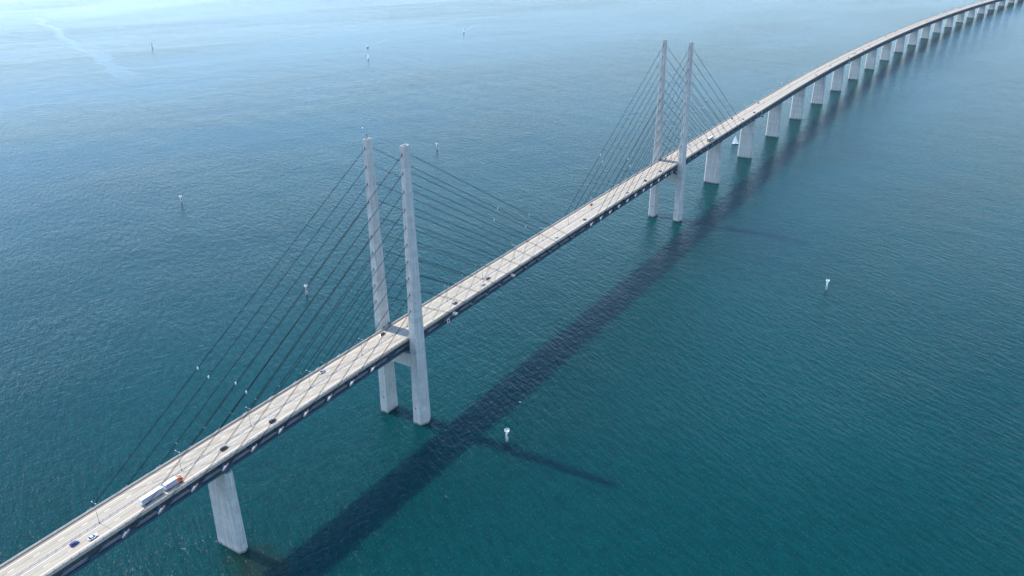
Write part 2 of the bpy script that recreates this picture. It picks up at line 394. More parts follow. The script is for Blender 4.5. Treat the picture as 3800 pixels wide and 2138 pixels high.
# truss
for sg in (-1, 1):
    y = sg*7.5
    sweep(rect(y-.45, y+.45, -1.75, -.66)).build('top_chord', M['steel'], deck)
    sweep(rect(y-.55, y+.55, -11.1, -9.65)).build('bottom_chord', M['steel'], deck)
sweep(rect(-6.9, 6.9, -10.6, -10.1)).build('railway_slab', M['slab'], deck)
for sg in (-1, 1):
    sweep(rect(sg*6.3-.12, sg*6.3+.12, -9.6, -7.9)).build('railway_parapet', M['parapet_low'], deck)
for y in (-3.1, -1.6, 1.6, 3.1): sweep(rect(y-.06, y+.06, -10.09, -9.92)).build('railway_rail', M['post'], deck)
def nodes():
    """truss panel nodes: list of (s_bottom, [(s_top, ...), ...])"""
    out = []
    for P, sg in ((0, -1), (0, 1), (490, -1), (490, 1)):
        for k in range(-1, 11 if (P, sg) in ((0, 1), (490, -1)) else 14):
            b = P+sg*(39.3+20*k); t_far = P+sg*(46+20*k); t_near = t_far-sg*20
            out.append((b, (t_near, t_far)))
    out = [(b, t) for b, t in out if not (245 < b < 262 and t[0] < b and False)]
    return out
diag = []
lo_, hi_ = -301, 791
for b, tops in nodes():
    if not (lo_ < b < hi_) : continue
    if any(P < 245 and b > 246 for P in (0,)) and tops[0] < tops[1] and b < 246: pass
    for t in tops: diag.append((b, t))
seen = set(); diag = [d for d in diag if not ((round(d[0]), round(d[1])) in seen or seen.add((round(d[0]), round(d[1]))))]
s = -310.0
while s > SA-20:
    diag += [(s, s+10), (s, s-10)]; s -= 20
s = 791.0
while s < SB-20:
    diag += [(s+10, s), (s+10, s+20)]; s += 20
diag.sort(key=lambda d: min(d))
# the nearer side first, then the far side where it shows at the lower left
order = [(b, t, -1) for b, t in diag]+[(b, t, 1) for b, t in diag]
parts = order[:290]
stuff = MB()
for i, (b, t, sg) in enumerate(order):
    pa, pb = R(b, sg*7.5, -9.8), R(t, sg*7.5, -1.6)
    if i < 290:
        q = MB(); q.beam(pa, pb, .62, .62); q.build('truss_diagonal', M['steel'], deck)
    else: stuff.beam(pa, pb, .62, .62)
stuff.build('truss_diagonal_far', M['steel'], deck, kind='stuff')
q = MB()
for b in sorted({round(d[0], 1) for d in diag}):
    for sg in (-1, 1):
        y = sg*7.5; c = [R(b-3.0, y, -9.64), R(b+3.0, y, -9.64), R(b+1.6, y, -8.2), R(b-1.6, y, -8.2)]
        q.rings([[p+Vector((0, -.36, 0)) for p in c], [p+Vector((0, .36, 0)) for p in c]])
q.build('gusset_plate', M['steel'], deck, kind='stuff')
q = MB(); s = SA+5
while s < SB:
    for sg in (-1, 1):
        a0, a1 = R(s-.2, sg*8.0, -1.6), R(s-.2, sg*11.7, -1.07); b0 = R(s-.2, sg*8.0, -.64)
        c0 = R(s-.2, sg*11.7, -1.04)
        e = R(s+.2, sg*8, -1.6)-a0
        q.rings([[a0, a1, c0, b0], [a0+e, a1+e, c0+e, b0+e]])
    s += 10
q.build('cantilever_bracket', M['steel'], deck, kind='stuff')
# outriggers that carry the stay cables
ANG = math.radians(30.3)
def outrigger_meshes(sx, sy):
    """sx: the way the cable runs down (+1 or -1 along the road), sy: the side of the deck. Local origin on the cable axis at y = +-15.2"""
    d = Vector((sx*math.cos(ANG), 0, -math.sin(ANG)))            # downwards along the cable
    u = Vector((sx*math.sin(ANG), 0, math.cos(ANG)))
    arm = MB()
    arm.rings([[Vector((0, sy*(8.0-15.2), 0))+d*a+u*c for a, c in ((-1.1, -.9), (1.6, -.9), (1.6, .35), (-1.1, .35))],
               [Vector((0, -sy*.55, 0))+d*a+u*c for a, c in ((-.7, -.6), (1.3, -.6), (1.3, .30), (-.7, .30))]])
    bx = MB()
    bx.rings([[d*-1.0+Vector((0, y, 0))+u*c for y, c in ((-.60, -.55), (.60, -.55), (.60, .55), (-.60, .55))],
              [d*1.0+Vector((0, y, 0))+u*c for y, c in ((-.62, -.6), (.62, -.6), (.62, .6), (-.62, .6))],
              [d*2.3+Vector((0, y, 0))+u*c for y, c in ((-.36, -.36), (.36, -.36), (.36, .36), (-.36, .36))]])
    so = MB()
    for off in (-.34, .34):
        so.tube(d*-.9+u*off, d*-2.8+u*off, .2, .16, 8)
    return arm.mesh('outrigger', M['steel']), bx.mesh('anchor_box', M['anchor']), so.mesh('cable_socket', M['socket'])
OM = {(a, b): outrigger_meshes(a, b) for a in (-1, 1) for b in (-1, 1)}
for P in (0, 490):
    for sx in (-1, 1):
        for sy in (-1, 1):
            for k in range(10):
                s = P+sx*(46+20*k); loc = Vector((s, sy*15.2, zd(s)-2.35))
                a, b_, c = OM[(sx, sy)]
                o = place('outrigger', a, deck, loc); place('anchor_box', b_, o); place('cable_socket', c, o)

# ------------------------------------------------------------------ pylons
HT = 203.5
LEG_B = dict(x=5.95, yi=12.0, yo=18.5, yr=21.3); LEG_T = dict(x=2.82, yi=13.67, yo=16.5, yr=17.55)
def leg_ring(z, sy, inset=0.0):
    t = z/HT; g = {k: LEG_B[k]*(1-t)+LEG_T[k]*t for k in LEG_B}
    x = g['x']-inset; yi = g['yi']+inset; yo = g['yo']-inset*.3; yr = g['yr']-inset*1.1
    pts = [(-x, yi), (x, yi), (x, yo), (0.35, yr), (-0.35, yr), (-x, yo)]
    return [Vector((a, sy*b, z)) for a, b in pts]
ANCH = [197.7-11.94*i for i in range(10)]
def leg_face(z):
    t = z/HT; return LEG_B['x']*(1-t)+LEG_T['x']*t, (LEG_B['yi']+LEG_B['yo'])/2*(1-t)+(LEG_T['yi']+LEG_T['yo'])/2*t
lift_cache = {}
pocket = MB(); pocket.box((0, 0, 0), (.14, .6, 1.35)); ME_POCKET = pocket.mesh('anchor_pocket', M['dark'])
hatch = MB(); hatch.box((0, 0, 0), (.12, .9, 1.3)); ME_HATCH = hatch.mesh('hatch', M['door_blue'])
def make_pylon(X, which):
    p = thing('bridge_pylon', f'{which} twin-legged pale concrete pylon of the cable-stayed bridge', 'bridge pylon', (X, 0, 0), group='tall twin-legged pylons')
    for sy in (-1, 1):
        key = ('core', sy)
        if key not in lift_cache:
            c = MB(); c.rings([leg_ring(-3.0, sy, .10), leg_ring(HT-1.6, sy, .10)]); lift_cache[key] = c.mesh('leg', M['concrete'])
        leg = place('leg', lift_cache[key], p)
        zs = [-3.0, 1.2]+[1.2+4.0*i for i in range(1, 51)]+[HT]
        for k in range(len(zs)-1):
            key = ('lift', sy, k)
            if key not in lift_cache:
                c = MB(); z0, z1 = zs[k]+.035, zs[k+1]-.035
                if k == len(zs)-2:      # the open crown: a rim round a sunken top
                    ro0, ro1 = leg_ring(z0, sy), leg_ring(z1, sy); cen = sum(ro1, Vector())/6
                    inn = [cen+(v-cen)*.78 for v in ro1]; low = [v-Vector((0, 0, 1.0)) for v in inn]
                    c.rings([ro0, ro1, inn, low])
                else: c.rings([leg_ring(z0, sy), leg_ring(z1, sy)])
                lift_cache[key] = c.mesh('concrete_lift', M['concrete'])
            place('concrete_lift', lift_cache[key], leg)
        for z in ANCH:
            x, y = leg_face(z)
            for sx in (-1, 1): place('anchor_pocket', ME_POCKET, leg, (sx*(x+.02), sy*y, z+.35))
        x, y = leg_face(12); place('hatch', ME_HATCH, leg, (-(x+.02), sy*(y-.5), 13.2))
    # cross beam under the deck
    q = MB(); ya, yb = -13.2, 13.2
    q.rings([[Vector((x, y, z)) for x, z in ((-4.1, 45.6), (4.1, 45.6), (4.3, 56.0), (-4.3, 56.0))] for y in (ya, 0, yb)])
    q.build('cross_beam', M['concrete'], p)
    for y in (-7.5, 7.5):
        q = MB(); q.box((0, y, 56.6), (3.0, 1.6, 1.3)); q.build('bearing', M['steel'], p)
    return p
py_near = make_pylon(0, 'nearer')
py_far = make_pylon(490, 'farther')
# davit frame on the nearer pylon's rear leg, door and small boxes beside the road, number board at the waterline
q = MB()
a, b, c = Vector((-2.4, 13.9, HT)), Vector((1.6, 15.9, HT)), Vector((-.5, 15.0, HT+3.3))
q.beam(a, c, .17, .17); q.beam(b, c, .17, .17)
q.build('davit_frame', M['chassis'], py_near)
for X, pp in ((0, py_near), (490, py_far)):
    q = MB(); q.box((3.4, 12.15, zd(X)+1.3), (1.5, .5, 2.4)); q.box((-2.0, 12.2, zd(X)+.9), (.9, .4, 1.6))
    q.build('service_door', M['door_blue'], pp)
def leg_face_outer(z, f, off):
    """point on the outer sloping face of a front leg that looks towards the camera: f from the corner (0) to the ridge (1)"""
    r = leg_ring(z, -1); a, b = r[5], r[4]; nrm = Vector((-(b.y-a.y), (b.x-a.x), 0)).normalized()
    nrm = -nrm if nrm.y > 0 else nrm
    return a.lerp(b, f)+nrm*off, nrm, (b-a).normalized()
def text_mesh(txt, size, name):
    cu = bpy.data.curves.new(name, 'FONT'); cu.body = txt; cu.size = size; cu.align_x = 'CENTER'; cu.align_y = 'CENTER'; cu.extrude = 0.01
    tmp = bpy.data.objects.new('tmp_text', cu); COL.objects.link(tmp)
    dg = bpy.context.evaluated_depsgraph_get(); me = bpy.data.meshes.new_from_object(tmp.evaluated_get(dg))
    COL.objects.unlink(tmp); bpy.data.objects.remove(tmp); bpy.data.curves.remove(cu)
    me.name = name; return me
pos, nrm, tan = leg_face_outer(13.5, .52, .06)
mm = Matrix((tan, Vector((0, 0, 1)), nrm)).transposed().to_4x4(); mm.translation = pos
brd = MB(); w = 1.35
for x0, y0, dx, dy in ((0, w, 2*w+.2, .16), (0, -w, 2*w+.2, .16), (w, 0, .16, 2*w), (-w, 0, .16, 2*w), (0, -.95, 1.5, .2)): brd.box((x0, y0, 0), (dx, dy, .06))
o = brd.build('number_board', M['white'], py_near); o.matrix_local = mm
me = text_mesh('12', 1.9, 'board_number'); me.materials.append(M['white']); t = place('board_number', me, o, (0, .25, .04))
pos, nrm, tan = leg_face_outer(96, .45, .05)
mm = Matrix((tan, Vector((0, 0, 1)), nrm)).transposed().to_4x4(); mm.translation = pos
q = MB(); q.box((0, 0, 0), (.8, .8, .1)); o = q.build('hatch', M['post'], py_near); o.matrix_local = mm

# ------------------------------------------------------------------ stay cables
def cable_label(i, P, sx, sy):
    pyl = 'near' if P == 0 else 'far'; leg = 'front' if sy < 0 else 'rear'
    to = {(0, -1): 'towards lower left corner', (0, 1): 'towards far pylon', (490, -1): 'towards near pylon', (490, 1): 'towards far piers'}[(P, sx)]
    return f"{ORD[i+1]} black cable pair from top of {pyl} pylon {leg} leg, running {to}"
for P in (0, 490):
    for sx in (-1, 1):
        for sy in (-1, 1):
            for i in range(10):
                z = ANCH[i]; x, y = leg_face(z)
                s = P+sx*(46+20*(9-i)); d = Vector((sx*math.cos(ANG), 0, -math.sin(ANG))); u = Vector((sx*math.sin(ANG), 0, math.cos(ANG)))
                e0 = Vector((P+sx*(x-.1), sy*y, z)); e1 = Vector((s, sy*15.2, zd(s)-2.35))-d*1.5
                c = thing('stay_cable', cable_label(i, P, sx, sy), 'stay cable', e0, group='black stay cable pairs')
                rel = e1-e0
                for off in (-.36, .36):
                    q = MB(); q.tube(Vector((0, 0, off)), rel+u*off, .10, n=7); q.build('cable', M['cable'], c, True)
                if i < 2:
                    f = ((150.6 if i == 0 else 145.0)-x)/abs(rel.x); k = rel*f
                    q = MB(); dd = rel.normalized()
                    for off in (-.42, .42):
                        q.tube(k+Vector((0, 0, off))-dd*.5, k+Vector((0, 0, off))+dd*.4, .30, n=8)
                    q.build('cable_damper', M['clamp'], c, True)
                elif i < 9:
                    q = MB(); dd = rel.normalized(); k = rel*.93
                    q.beam(k-u*.5, k+u*.5, .3, .25); q.build('cable_spacer', M['steel_light'], c)

# ------------------------------------------------------------------ piers
def pier_ring(z, hy, tx):
    return [Vector((x, y, z)) for x, y in ((-tx, -hy), (-.5, -hy-1.6), (.5, -hy-1.6), (tx, -hy), (tx, hy), (.5, hy+1.6), (-.5, hy+1.6), (-tx, hy))]
def make_pier(s, label):
    top = zd(s)-11.9
    p = thing('bridge_pier', label, 'bridge pier', tuple(R(s, 0))[:2]+(0,), head(s), 'concrete piers under the deck')
    hy0, hy1 = (8.9, 8.1)
    c = MB(); c.rings([pier_ring(-3, hy0-.12, 3.1), pier_ring(top-.1, hy1-.12, 2.7)]); sh = c.build('shaft', M['pier'], p)
    n = max(2, int(round(top/4.6))); zs = [-3.0, 1.4]+[1.4+(top-1.4)*k/n for k in range(1, n+1)]
    for k in range(len(zs)-1):
        q = MB(); z0, z1 = zs[k]+.03, zs[k+1]-.03
        f0, f1 = max(0, z0)/top, z1/top
        q.rings([pier_ring(z0, hy0+(hy1-hy0)*f0, 3.2-.4*f0), pier_ring(z1, hy0+(hy1-hy0)*f1, 3.2-.4*f1)])
        q.build('concrete_lift', M['pier'], sh)
    for y in (-7.5, 7.5):
        q = MB(); q.box((0, y, top+.36), (2.0, 1.5, .72)); q.build('bearing', M['steel'], p)
    return p
make_pier(-160, 'tall wide concrete pier nearest the lower left corner, below the lorry')
make_pier(-301, 'concrete pier beyond the lower left corner, hidden under the deck end') if False else None
make_pier(650, 'concrete pier next beyond the far pylon, below the white box lorry')
make_pier(791, 'concrete pier with the white sailing boat beside it')
for k in range(2, 25):
    make_pier(791+140*(k-1), f"{ORD[k+1]} concrete pier counted beyond the far pylon, under the curved deck" if k < 22 else ['last but two', 'last but one', 'last'][k-22] + ' concrete pier of the distant curved approach')

# ------------------------------------------------------------------ street lamps on the median
def make_lamp():
    p = thing('street_lamp', 'lamp', 'street lamp', group='twin-arm lamps along the median')
    q = MB(); q.box((0, 0, .35), (.5, .5, .7)); q.build('base', M['post'], p)
    q = MB(); q.tube((0, 0, .2), (0, 0, 12.2), .13, .075, 8); q.build('pole', M['lampmetal'], p)
    for sy in (-1, 1):
        q = MB(); q.tube((0, 0, 12.0), (0, sy*1.2, 12.35), .07, .05, 6); q.build('arm', M['lampmetal'], p)
        q = MB(); q.rings([[Vector((x, sy*1.15, z)) for x, z in ((-.16, 12.24), (.16, 12.24), (.12, 12.42), (-.12, 12.42))],
                           [Vector((x, sy*1.9, z)) for x, z in ((-.2, 12.32), (.2, 12.32), (.13, 12.5), (-.13, 12.5))]])
        q.build('lamp_head', M['lamphead'], p)
    return p
lamp0 = make_lamp()
spots = [-229.3+47.6*k for k in range(-2, 22)]+[811.9+46.667*k for k in range(0, 46)]
for i, s in enumerate(spots):
    o = lamp0 if i == 0 else copy_tree(lamp0)
    o.location = R(s, 0, .004); o.rotation_euler = (0, 0, head(s))
    if s < 795:
        k = i+1
        if s < -20: ref = f"{ORD[k]} slim twin-arm lamp post counted from the lower left end of the bridge"
        elif s < 480: ref = f"{ORD[int((s-8)/47.6)+1]} slim twin-arm lamp post beyond the near pylon"
        else: ref = f"{ORD[int((s-484)/47.6)+1]} slim twin-arm lamp post beyond the far pylon"
    else:
        sp = int((s-791)//140); kk = int(((s-791) % 140)//46.667)
        ref = f"{['first', 'middle', 'last'][kk]} of three thin lamp posts in the {ORD[sp+1] if sp < 23 else 'last'} span of the distant curved approach"
    o['label'] = ref

# ------------------------------------------------------------------ signs and fittings
p = thing('navigation_sign', 'square white board with red centre hung on the truss beside the near pylon', 'navigation sign', (44.6, -9.1, 60.0))
q = MB(); q.box((0, 0, 0), (3.0, .14, 3.2)); q.build('board', M['white'], p)
q = MB(); q.box((0, -.09, 0), (1.75, .04, 2.1)); q.build('red_panel', M['red'], p)
q = MB(); q.beam((-.6, .05, .5), (-.6, 1.2, .5), .14, .14); q.beam((.6, .05, .5), (.6, 1.2, .5), .14, .14); q.beam((-2.9, .3, .9), (-1.5, .3, .9), .3, .3); q.build('bracket', M['steel_light'], p)
p = thing('navigation_sign', 'white rounded lamp board under the deck against the far pylon front leg', 'navigation sign', (477.5, -9.3, 60.3))
q = MB()
for t in range(9):
    a, b = math.radians(-110+t*27), math.radians(-110+(t+1)*27)
    q.beam((math.cos(a)*1.7, 0, math.sin(a)*1.9), (math.cos(b)*1.7, 0, math.sin(b)*1.9), .3, .55)
q.build('ring', M['white'], p); q = MB(); q.box((-3.6, 0, .3), (.5, .3, 2.2)); q.beam((-3.6, .1, 0), (0, .1, 0), .12, .12); q.build('bracket', M['white'], p)
p = thing('sign_gantry', 'dark median mast with a thin arm and pale sign panel on far approach', 'road sign', R(998, 0, .004), head(998))
q = MB(); q.tube((0, 0, 0), (0, 0, 7.6), .28, .24, 8); q.build('mast', M['post'], p)
q = MB(); q.beam((0, 0, 7.3), (0, 13.2, 7.5), .3, .3); q.build('arm', M['lampmetal'], p)
q = MB(); q.box((0, 13.0, 7.6), (.25, 3.2, 1.3)); q.build('sign_panel', M['white'], p)
for s, lab in ((824, 'dark inspection gantry hung below the deck beside the sailing boat pier'), (1389, 'dark inspection gantry hung below the deck far along the curve')):
    p = thing('inspection_gantry', lab, 'inspection gantry', R(s, -9.6, -11.6), head(s))
    q = MB(); q.box((0, 0, 0), (7.0, 3.2, .35)); q.build('platform', M['steel'], p)
    q = MB()
    for a, b in (((-3.4, -1.5, .9), (3.4, -1.5, .9)), ((-3.4, 1.5, .9), (3.4, 1.5, .9)), ((-3.4, -1.5, .1), (-3.4, -1.5, .9)), ((3.4, -1.5, .1), (3.4, -1.5, .9))): q.beam(a, b, .1, .1)
    q.build('handrail', M['steel_light'], p)
    q = MB(); q.beam((-5.5, .4, .2), (-1.0, .6, 9.4), .7, .3); q.build('ladder', M['white'], p)
for s, lab in ((46, 'jumble of pale fittings on cable anchor just beyond near pylon'), (126, 'bright cluster of pale fittings on the fifth cable anchor beyond near pylon')):
    z = zd(s)-2.0; p = thing('maintenance_platform', lab, 'maintenance platform', (s-1.0, -15.3, z))
    rr = random.Random(s); q = MB(); q.box((0, 0, -.15), (3.4, 2.6, .16)); q.build('platform', M['post'], p)
    q = MB()
    for sx in (-1, 1):
        for sy in (-1, 1): q.beam((sx*1.6, sy*1.2, -.1), (sx*1.6, sy*1.2, 1.15), .16, .16)
    for sy in (-1, 1): q.beam((-1.6, sy*1.2, 1.1), (1.6, sy*1.2, 1.1), .2, .2)
    q.build('handrail', M['clamp'], p)
    for t in range(4):
        q = MB(); q.box((rr.uniform(-1.3, 1.3), rr.uniform(-1, 1), .35), (rr.uniform(.5, .9), rr.uniform(.4, .8), rr.uniform(.6, .9))); q.build('equipment_box', M['clamp'], p)

# ------------------------------------------------------------------ vehicles
def wheel(p, x, y, r, w, rim=True):
    q = MB(); q.tube((x, y-w/2, r), (x, y+w/2, r), r, n=14); o = q.build('wheel', M['tyre'], p)
    if rim:
        q = MB(); sg = 1 if y > 0 else -1; q.tube((x, y+sg*(w/2-.02), r), (x, y+sg*(w/2+.015), r), r*.62, n=10); q.build('rim', M['rim'], o)
def loft(secs):
    """secs: (x, z_low, z_high, half width low, half width high)"""
    q = MB(); q.rings([[Vector((x, -wl, zl)), Vector((x, wl, zl)), Vector((x, wl*1.02, zl+(zh-zl)*.45)), Vector((x, wh, zh)), Vector((x, -wh, zh)), Vector((x, -wl*1.02, zl+(zh-zl)*.45))] for x, zl, zh, wl, wh in secs])
    return q
CAR = {
 'hatch': dict(L=4.2, w=.90, body=[(-2.1, .45, .75, .72, .62), (-2.02, .28, .98, .84, .76), (-1.2, .22, 1.0, .9, .82), (.6, .22, .98, .9, .82), (1.45, .24, .86, .88, .78), (1.98, .3, .70, .80, .66), (2.1, .42, .62, .64, .54)],
               cab=[(-1.95, .95, 1.0, .76, .7), (-1.6, .96, 1.38, .78, .62), (-.9, .97, 1.46, .79, .62), (-.1, .96, 1.44, .79, .62), (1.1, .9, .95, .76, .7)], roof=(-1.6, -.05, 1.475)),
 'sedan': dict(L=4.7, w=.92, body=[(-2.35, .45, .8, .72, .62), (-2.25, .3, .98, .84, .76), (-1.4, .22, 1.0, .91, .84), (.6, .22, .96, .91, .83), (1.6, .24, .84, .88, .78), (2.2, .3, .70, .80, .66), (2.35, .42, .62, .64, .54)],
               cab=[(-1.95, .95, .99, .76, .7), (-1.2, .96, 1.36, .78, .62), (-.7, .97, 1.42, .79, .61), (.1, .95, 1.40, .79, .61), (1.2, .88, .93, .76, .7)], roof=(-1.2, .1, 1.435)),
 'estate': dict(L=4.8, w=.94, body=[(-2.4, .45, .85, .74, .66), (-2.3, .3, 1.02, .86, .78), (-1.4, .24, 1.04, .93, .85), (.6, .24, 1.02, .93, .85), (1.6, .26, .92, .9, .8), (2.25, .32, .78, .82, .68), (2.4, .45, .68, .66, .56)],
               cab=[(-2.25, 1.0, 1.06, .78, .72), (-2.0, 1.01, 1.52, .8, .66), (-.9, 1.02, 1.60, .81, .66), (.1, 1.0, 1.57, .81, .66), (1.2, .95, 1.0, .78, .72)], roof=(-2.0, .12, 1.62)),
 'van': dict(L=5.4, w=1.0, body=[(-2.7, .4, 2.0, .92, .84), (-2.6, .3, 2.15, .98, .88), (1.2, .3, 2.15, .98, .86), (1.75, .3, 1.25, .98, .9), (2.5, .32, 1.0, .92, .8), (2.7, .45, .8, .78, .66)],
             cab=[(1.0, 1.25, 1.95, .90, .84), (1.28, 1.22, 1.92, .92, .82), (1.9, 1.18, 1.24, .88, .84)], roof=(-2.5, 1.15, 2.17))}
car_cache = {}
def make_car(kind, paint, label, s, y, dirn, detail=True, dy=0.0, sc=1.0, group='cars driving over the bridge'):
    c = CAR[kind]; p = thing('van' if kind == 'van' else 'car', label, 'van' if kind == 'van' else 'car', R(s, y, .014), head(s)+(0 if dirn > 0 else math.pi), group)
    p.scale = (sc, sc, sc)
    key = (kind, paint)
    if key not in car_cache:
        b = loft(c['body']).mesh('body', PAINT[paint]); g = loft(c['cab']).mesh('windows', M['glass'])
        x0, x1, z = c['roof']; q = MB(); w = .68 if kind != 'van' else .86
        q.rings([[Vector((x0, -w, z-.03)), Vector((x1, -w, z-.05)), Vector((x1, w, z-.05)), Vector((x0, w, z-.03))], [Vector((x0+.08, -w*.9, z+.02)), Vector((x1-.12, -w*.9, z)), Vector((x1-.12, w*.9, z)), Vector((x0+.08, w*.9, z+.02))]])
        r = q.mesh('roof', PAINT[paint]); car_cache[key] = (b, g, r)
    b, g, r = car_cache[key]
    place('body', b, p); place('window_glass', g, p); place('roof', r, p)
    if detail:
        wb = c['L']*.29
        for sx in (-1, 1):
            for sy in (-1, 1):
                wheel(p, sx*wb, sy*(c['w']-.1), .33, .22, True)
        for sy in (-1, 1):
            q = MB(); q.box((c['L']/2-.12, sy*.62, .66), (.22, .3, .14)); q.build('headlight', M['headlight'], p)
            q = MB(); q.box((-c['L']/2+.06, sy*.66, .82), (.16, .22, .2)); q.build('taillight', M['taillight'], p)
            q = MB(); q.box((c['L']*.17, sy*(c['w']+.08), 1.02), (.14, .2, .13)); q.build('side_mirror', PAINT[paint], p)
    return p
O, I = 7.25, 3.55
make_car('hatch', 'blue', 'dark blue hatchback in the inner lane near the lower left corner', -244.3, -I, 1)
make_car('sedan', 'white', 'white saloon in the outer lane, just ahead of the dark blue hatchback', -237.2, -7.0, 1)
make_car('estate', 'black', 'black estate car in the inner lane ahead of the orange lorry', -157.0, -4.3, 1)
make_car('estate', 'black', 'black car in the outer lane, midway between lorry and near pylon', -124.4, -7.3, 1)
make_car('sedan', 'silver', 'silver white saloon coming towards us below the near pylon', -69.0, 7.0, -1)
make_car('sedan', 'black', 'glossy black saloon leaving the shadow of the near pylon', -10.0, 7.4, -1)
make_car('estate', 'grey', 'dark grey car in the outer lane, first beyond the near pylon', 56.5, -7.3, 1)
make_car('hatch', 'silver', 'silver car side by side with a grey car beyond the near pylon', 94.5, -7.0, 1)
make_car('estate', 'grey', 'grey car in the inner lane passing the silver one', 106.6, -I, 1)
make_car('hatch', 'white', 'small white car in the outer lane midway between the two pylons', 212.0, -6.6, 1)
make_car('hatch', 'grey', 'grey car in the outer lane, second after mid-span', 266.0, -6.9, 1)
make_car('hatch', 'red', 'bright red car coming towards us past mid-span', 306.3, 7.0, -1)
make_car('hatch', 'silver', 'silver car in the outer lane, third before the far pylon', 360.0, -7.2, 1)
make_car('estate', 'black', 'black car in the outer lane, second before the far pylon', 407.0, -7.0, 1)
make_car('sedan', 'grey', 'dark car in the outer lane nearest the far pylon', 447.5, -7.0, 1)
make_car('hatch', 'silver', 'silver car at the edge of the far pylon shadow, coming towards us', 497.4, 7.5, -1)
make_car('sedan', 'white', 'white car half hidden by the far pylon front leg', 571.0, 7.2, -1)
FAR = [(735, O, 'green', -1, 'small dark green car coming towards us beyond the white box lorry'),
 (740, -6.7, 'green', 1, 'small dark green car in the outer lane beyond the white box lorry'),
 (789, -O, 'black', 1, 'tiny dark car above the pier with the sailing boat'),
 (856, O, 'maroon', -1, 'tiny maroon car coming towards us past the inspection gantry'),
 (1143, -O, 'maroon', 1, 'tiny maroon car between the fourth and fifth piers past the far pylon'),
 (1259, -I, 'grey', 1, 'tiny grey car between the fifth and sixth piers past the far pylon'),
 (1384, -O, 'black', 1, 'tiny black car above the far inspection gantry on the curve'),
 (1438, -I, 'grey', 1, 'tiny grey car, rear one of a pair on the curved approach'),
 (1447, -5.5, 'black', 1, 'tiny black car, front one of a pair on the curved approach'),
 (1509, -O, 'black', 1, 'tiny black car in the outer lane above the eighth far pier'),
 (1575, -I, 'black', 1, 'tiny black car in the inner lane past the eighth far pier'),
 (1772, O, 'grey', -1, 'tiny grey car coming towards us near the ninth far pier'),
 (1874, O, 'grey', -1, 'tiny grey car coming towards us near the tenth far pier'),
 (2165, -I, 'grey', 1, 'minute grey car, rear one of a distant pair on the curve'),
 (2187, -O, 'silver', 1, 'minute silver car, front one of a distant pair on the curve'),
 (2403, -I, 'black', 1, 'minute black car beyond the white van on the distant curve'),
 (2603, O, 'grey', -1, 'minute grey car just behind the farther white van'),
 (2623, O, 'grey', -1, 'minute grey car, last of the queue behind the farther white van'),
 (2867, -I, 'grey', 1, 'minute grey car at the end of the visible road')]
for s, y, pn, d, lab in FAR: make_car('estate' if pn == 'black' else 'hatch', pn, lab, s, y, d, detail=s < 900)
make_car('van', 'white', 'nearer of two white vans on the distant curved approach', 2372, O, -1, False, sc=1.35)
make_car('van', 'white', 'farther of two white vans on the distant curved approach', 2563, O, -1, False, sc=1.5)

# the orange-cabbed road train
p = thing('lorry', 'long white lorry with drawbar trailer and orange cab in the outer lane', 'lorry', R(-199.0, -7.05, .014))
p.rotation_euler = (0, 0, 0)
def lorry_box(x0, x1, z0, z1, name, par, hw=1.28):
    q = MB(); q.box(((x0+x1)/2, 0, (z0+z1)/2), (x1-x0, 2*hw, z1-z0)); bx = q.build(name, M['lorry_white'], par)
    q = MB()
    for sy in (-1, 1):
        q.beam((x0+.05, sy*hw, z1), (x1-.05, sy*hw, z1), .08, .1); q.beam((x0+.05, sy*hw, z0), (x1-.05, sy*hw, z0), .08, .12)
    q.build('frame_rail', M['steel_light'], bx)
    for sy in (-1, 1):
        q = MB(); q.box(((x0+x1)/2, sy*(hw+.008), (z0+z1)/2), (x1-x0-.1, .012, z1-z0-.14)); q.build('side_shade_panel', M['side_shade'], bx)  # added panel over the white side, its shade painted as grey
    return bx
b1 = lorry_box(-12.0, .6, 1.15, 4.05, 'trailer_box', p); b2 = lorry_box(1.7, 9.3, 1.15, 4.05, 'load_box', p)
for bx, x, sz in ((b1, -8.6, 1.35), (b2, 4.6, 1.2)):
    me = text_mesh('FREJA', sz, 'lettering'); me.materials.append(M['purple']); o = place('lettering', me, bx, (x, -1.315, 2.85)); o.rotation_euler = (math.pi/2, 0, 0)
    q = MB(); ww, hh = sz*3.2, sz*1.2
    for cx, cz, dx, dz in ((x, 2.85+hh/2, ww, .09), (x, 2.85-hh/2, ww, .09), (x-ww/2, 2.85, .09, hh), (x+ww/2, 2.85, .09, hh)): q.box((cx, -1.305, cz), (dx, .03, dz))
    q.build('logo_frame', M['purple'], bx)
q = MB(); q.box((-5.7, 0, .95), (12.4, .9, .3)); q.box((5.6, 0, .95), (7.8, .9, .3)); q.beam((.3, 0, .8), (2.0, 0, .8), .25, .2); q.build('chassis', M['chassis'], p)
cab = MB(); cab.rings([[Vector((x, y, z)) for x, z in ((9.55, .75), (11.75, .55), (11.85, 1.7), (11.5, 2.95), (11.05, 3.35), (9.55, 3.75))] for y in (-1.23, 1.23)])
cb = cab.build('cab', M['orange'], p)
q = MB(); q.rings([[Vector((11.86, y, 1.75)), Vector((11.53, y, 2.93))] for y in ()] or [[Vector((11.87, -1.1, 1.75)), Vector((11.87, 1.1, 1.75)), Vector((11.55, 1.05, 2.9)), Vector((11.55, -1.05, 2.9))], [Vector((11.90, -1.1, 1.76)), Vector((11.90, 1.1, 1.76)), Vector((11.58, 1.05, 2.91)), Vector((11.58, -1.05, 2.91))]]); q.build('windscreen', M['glass'], cb)
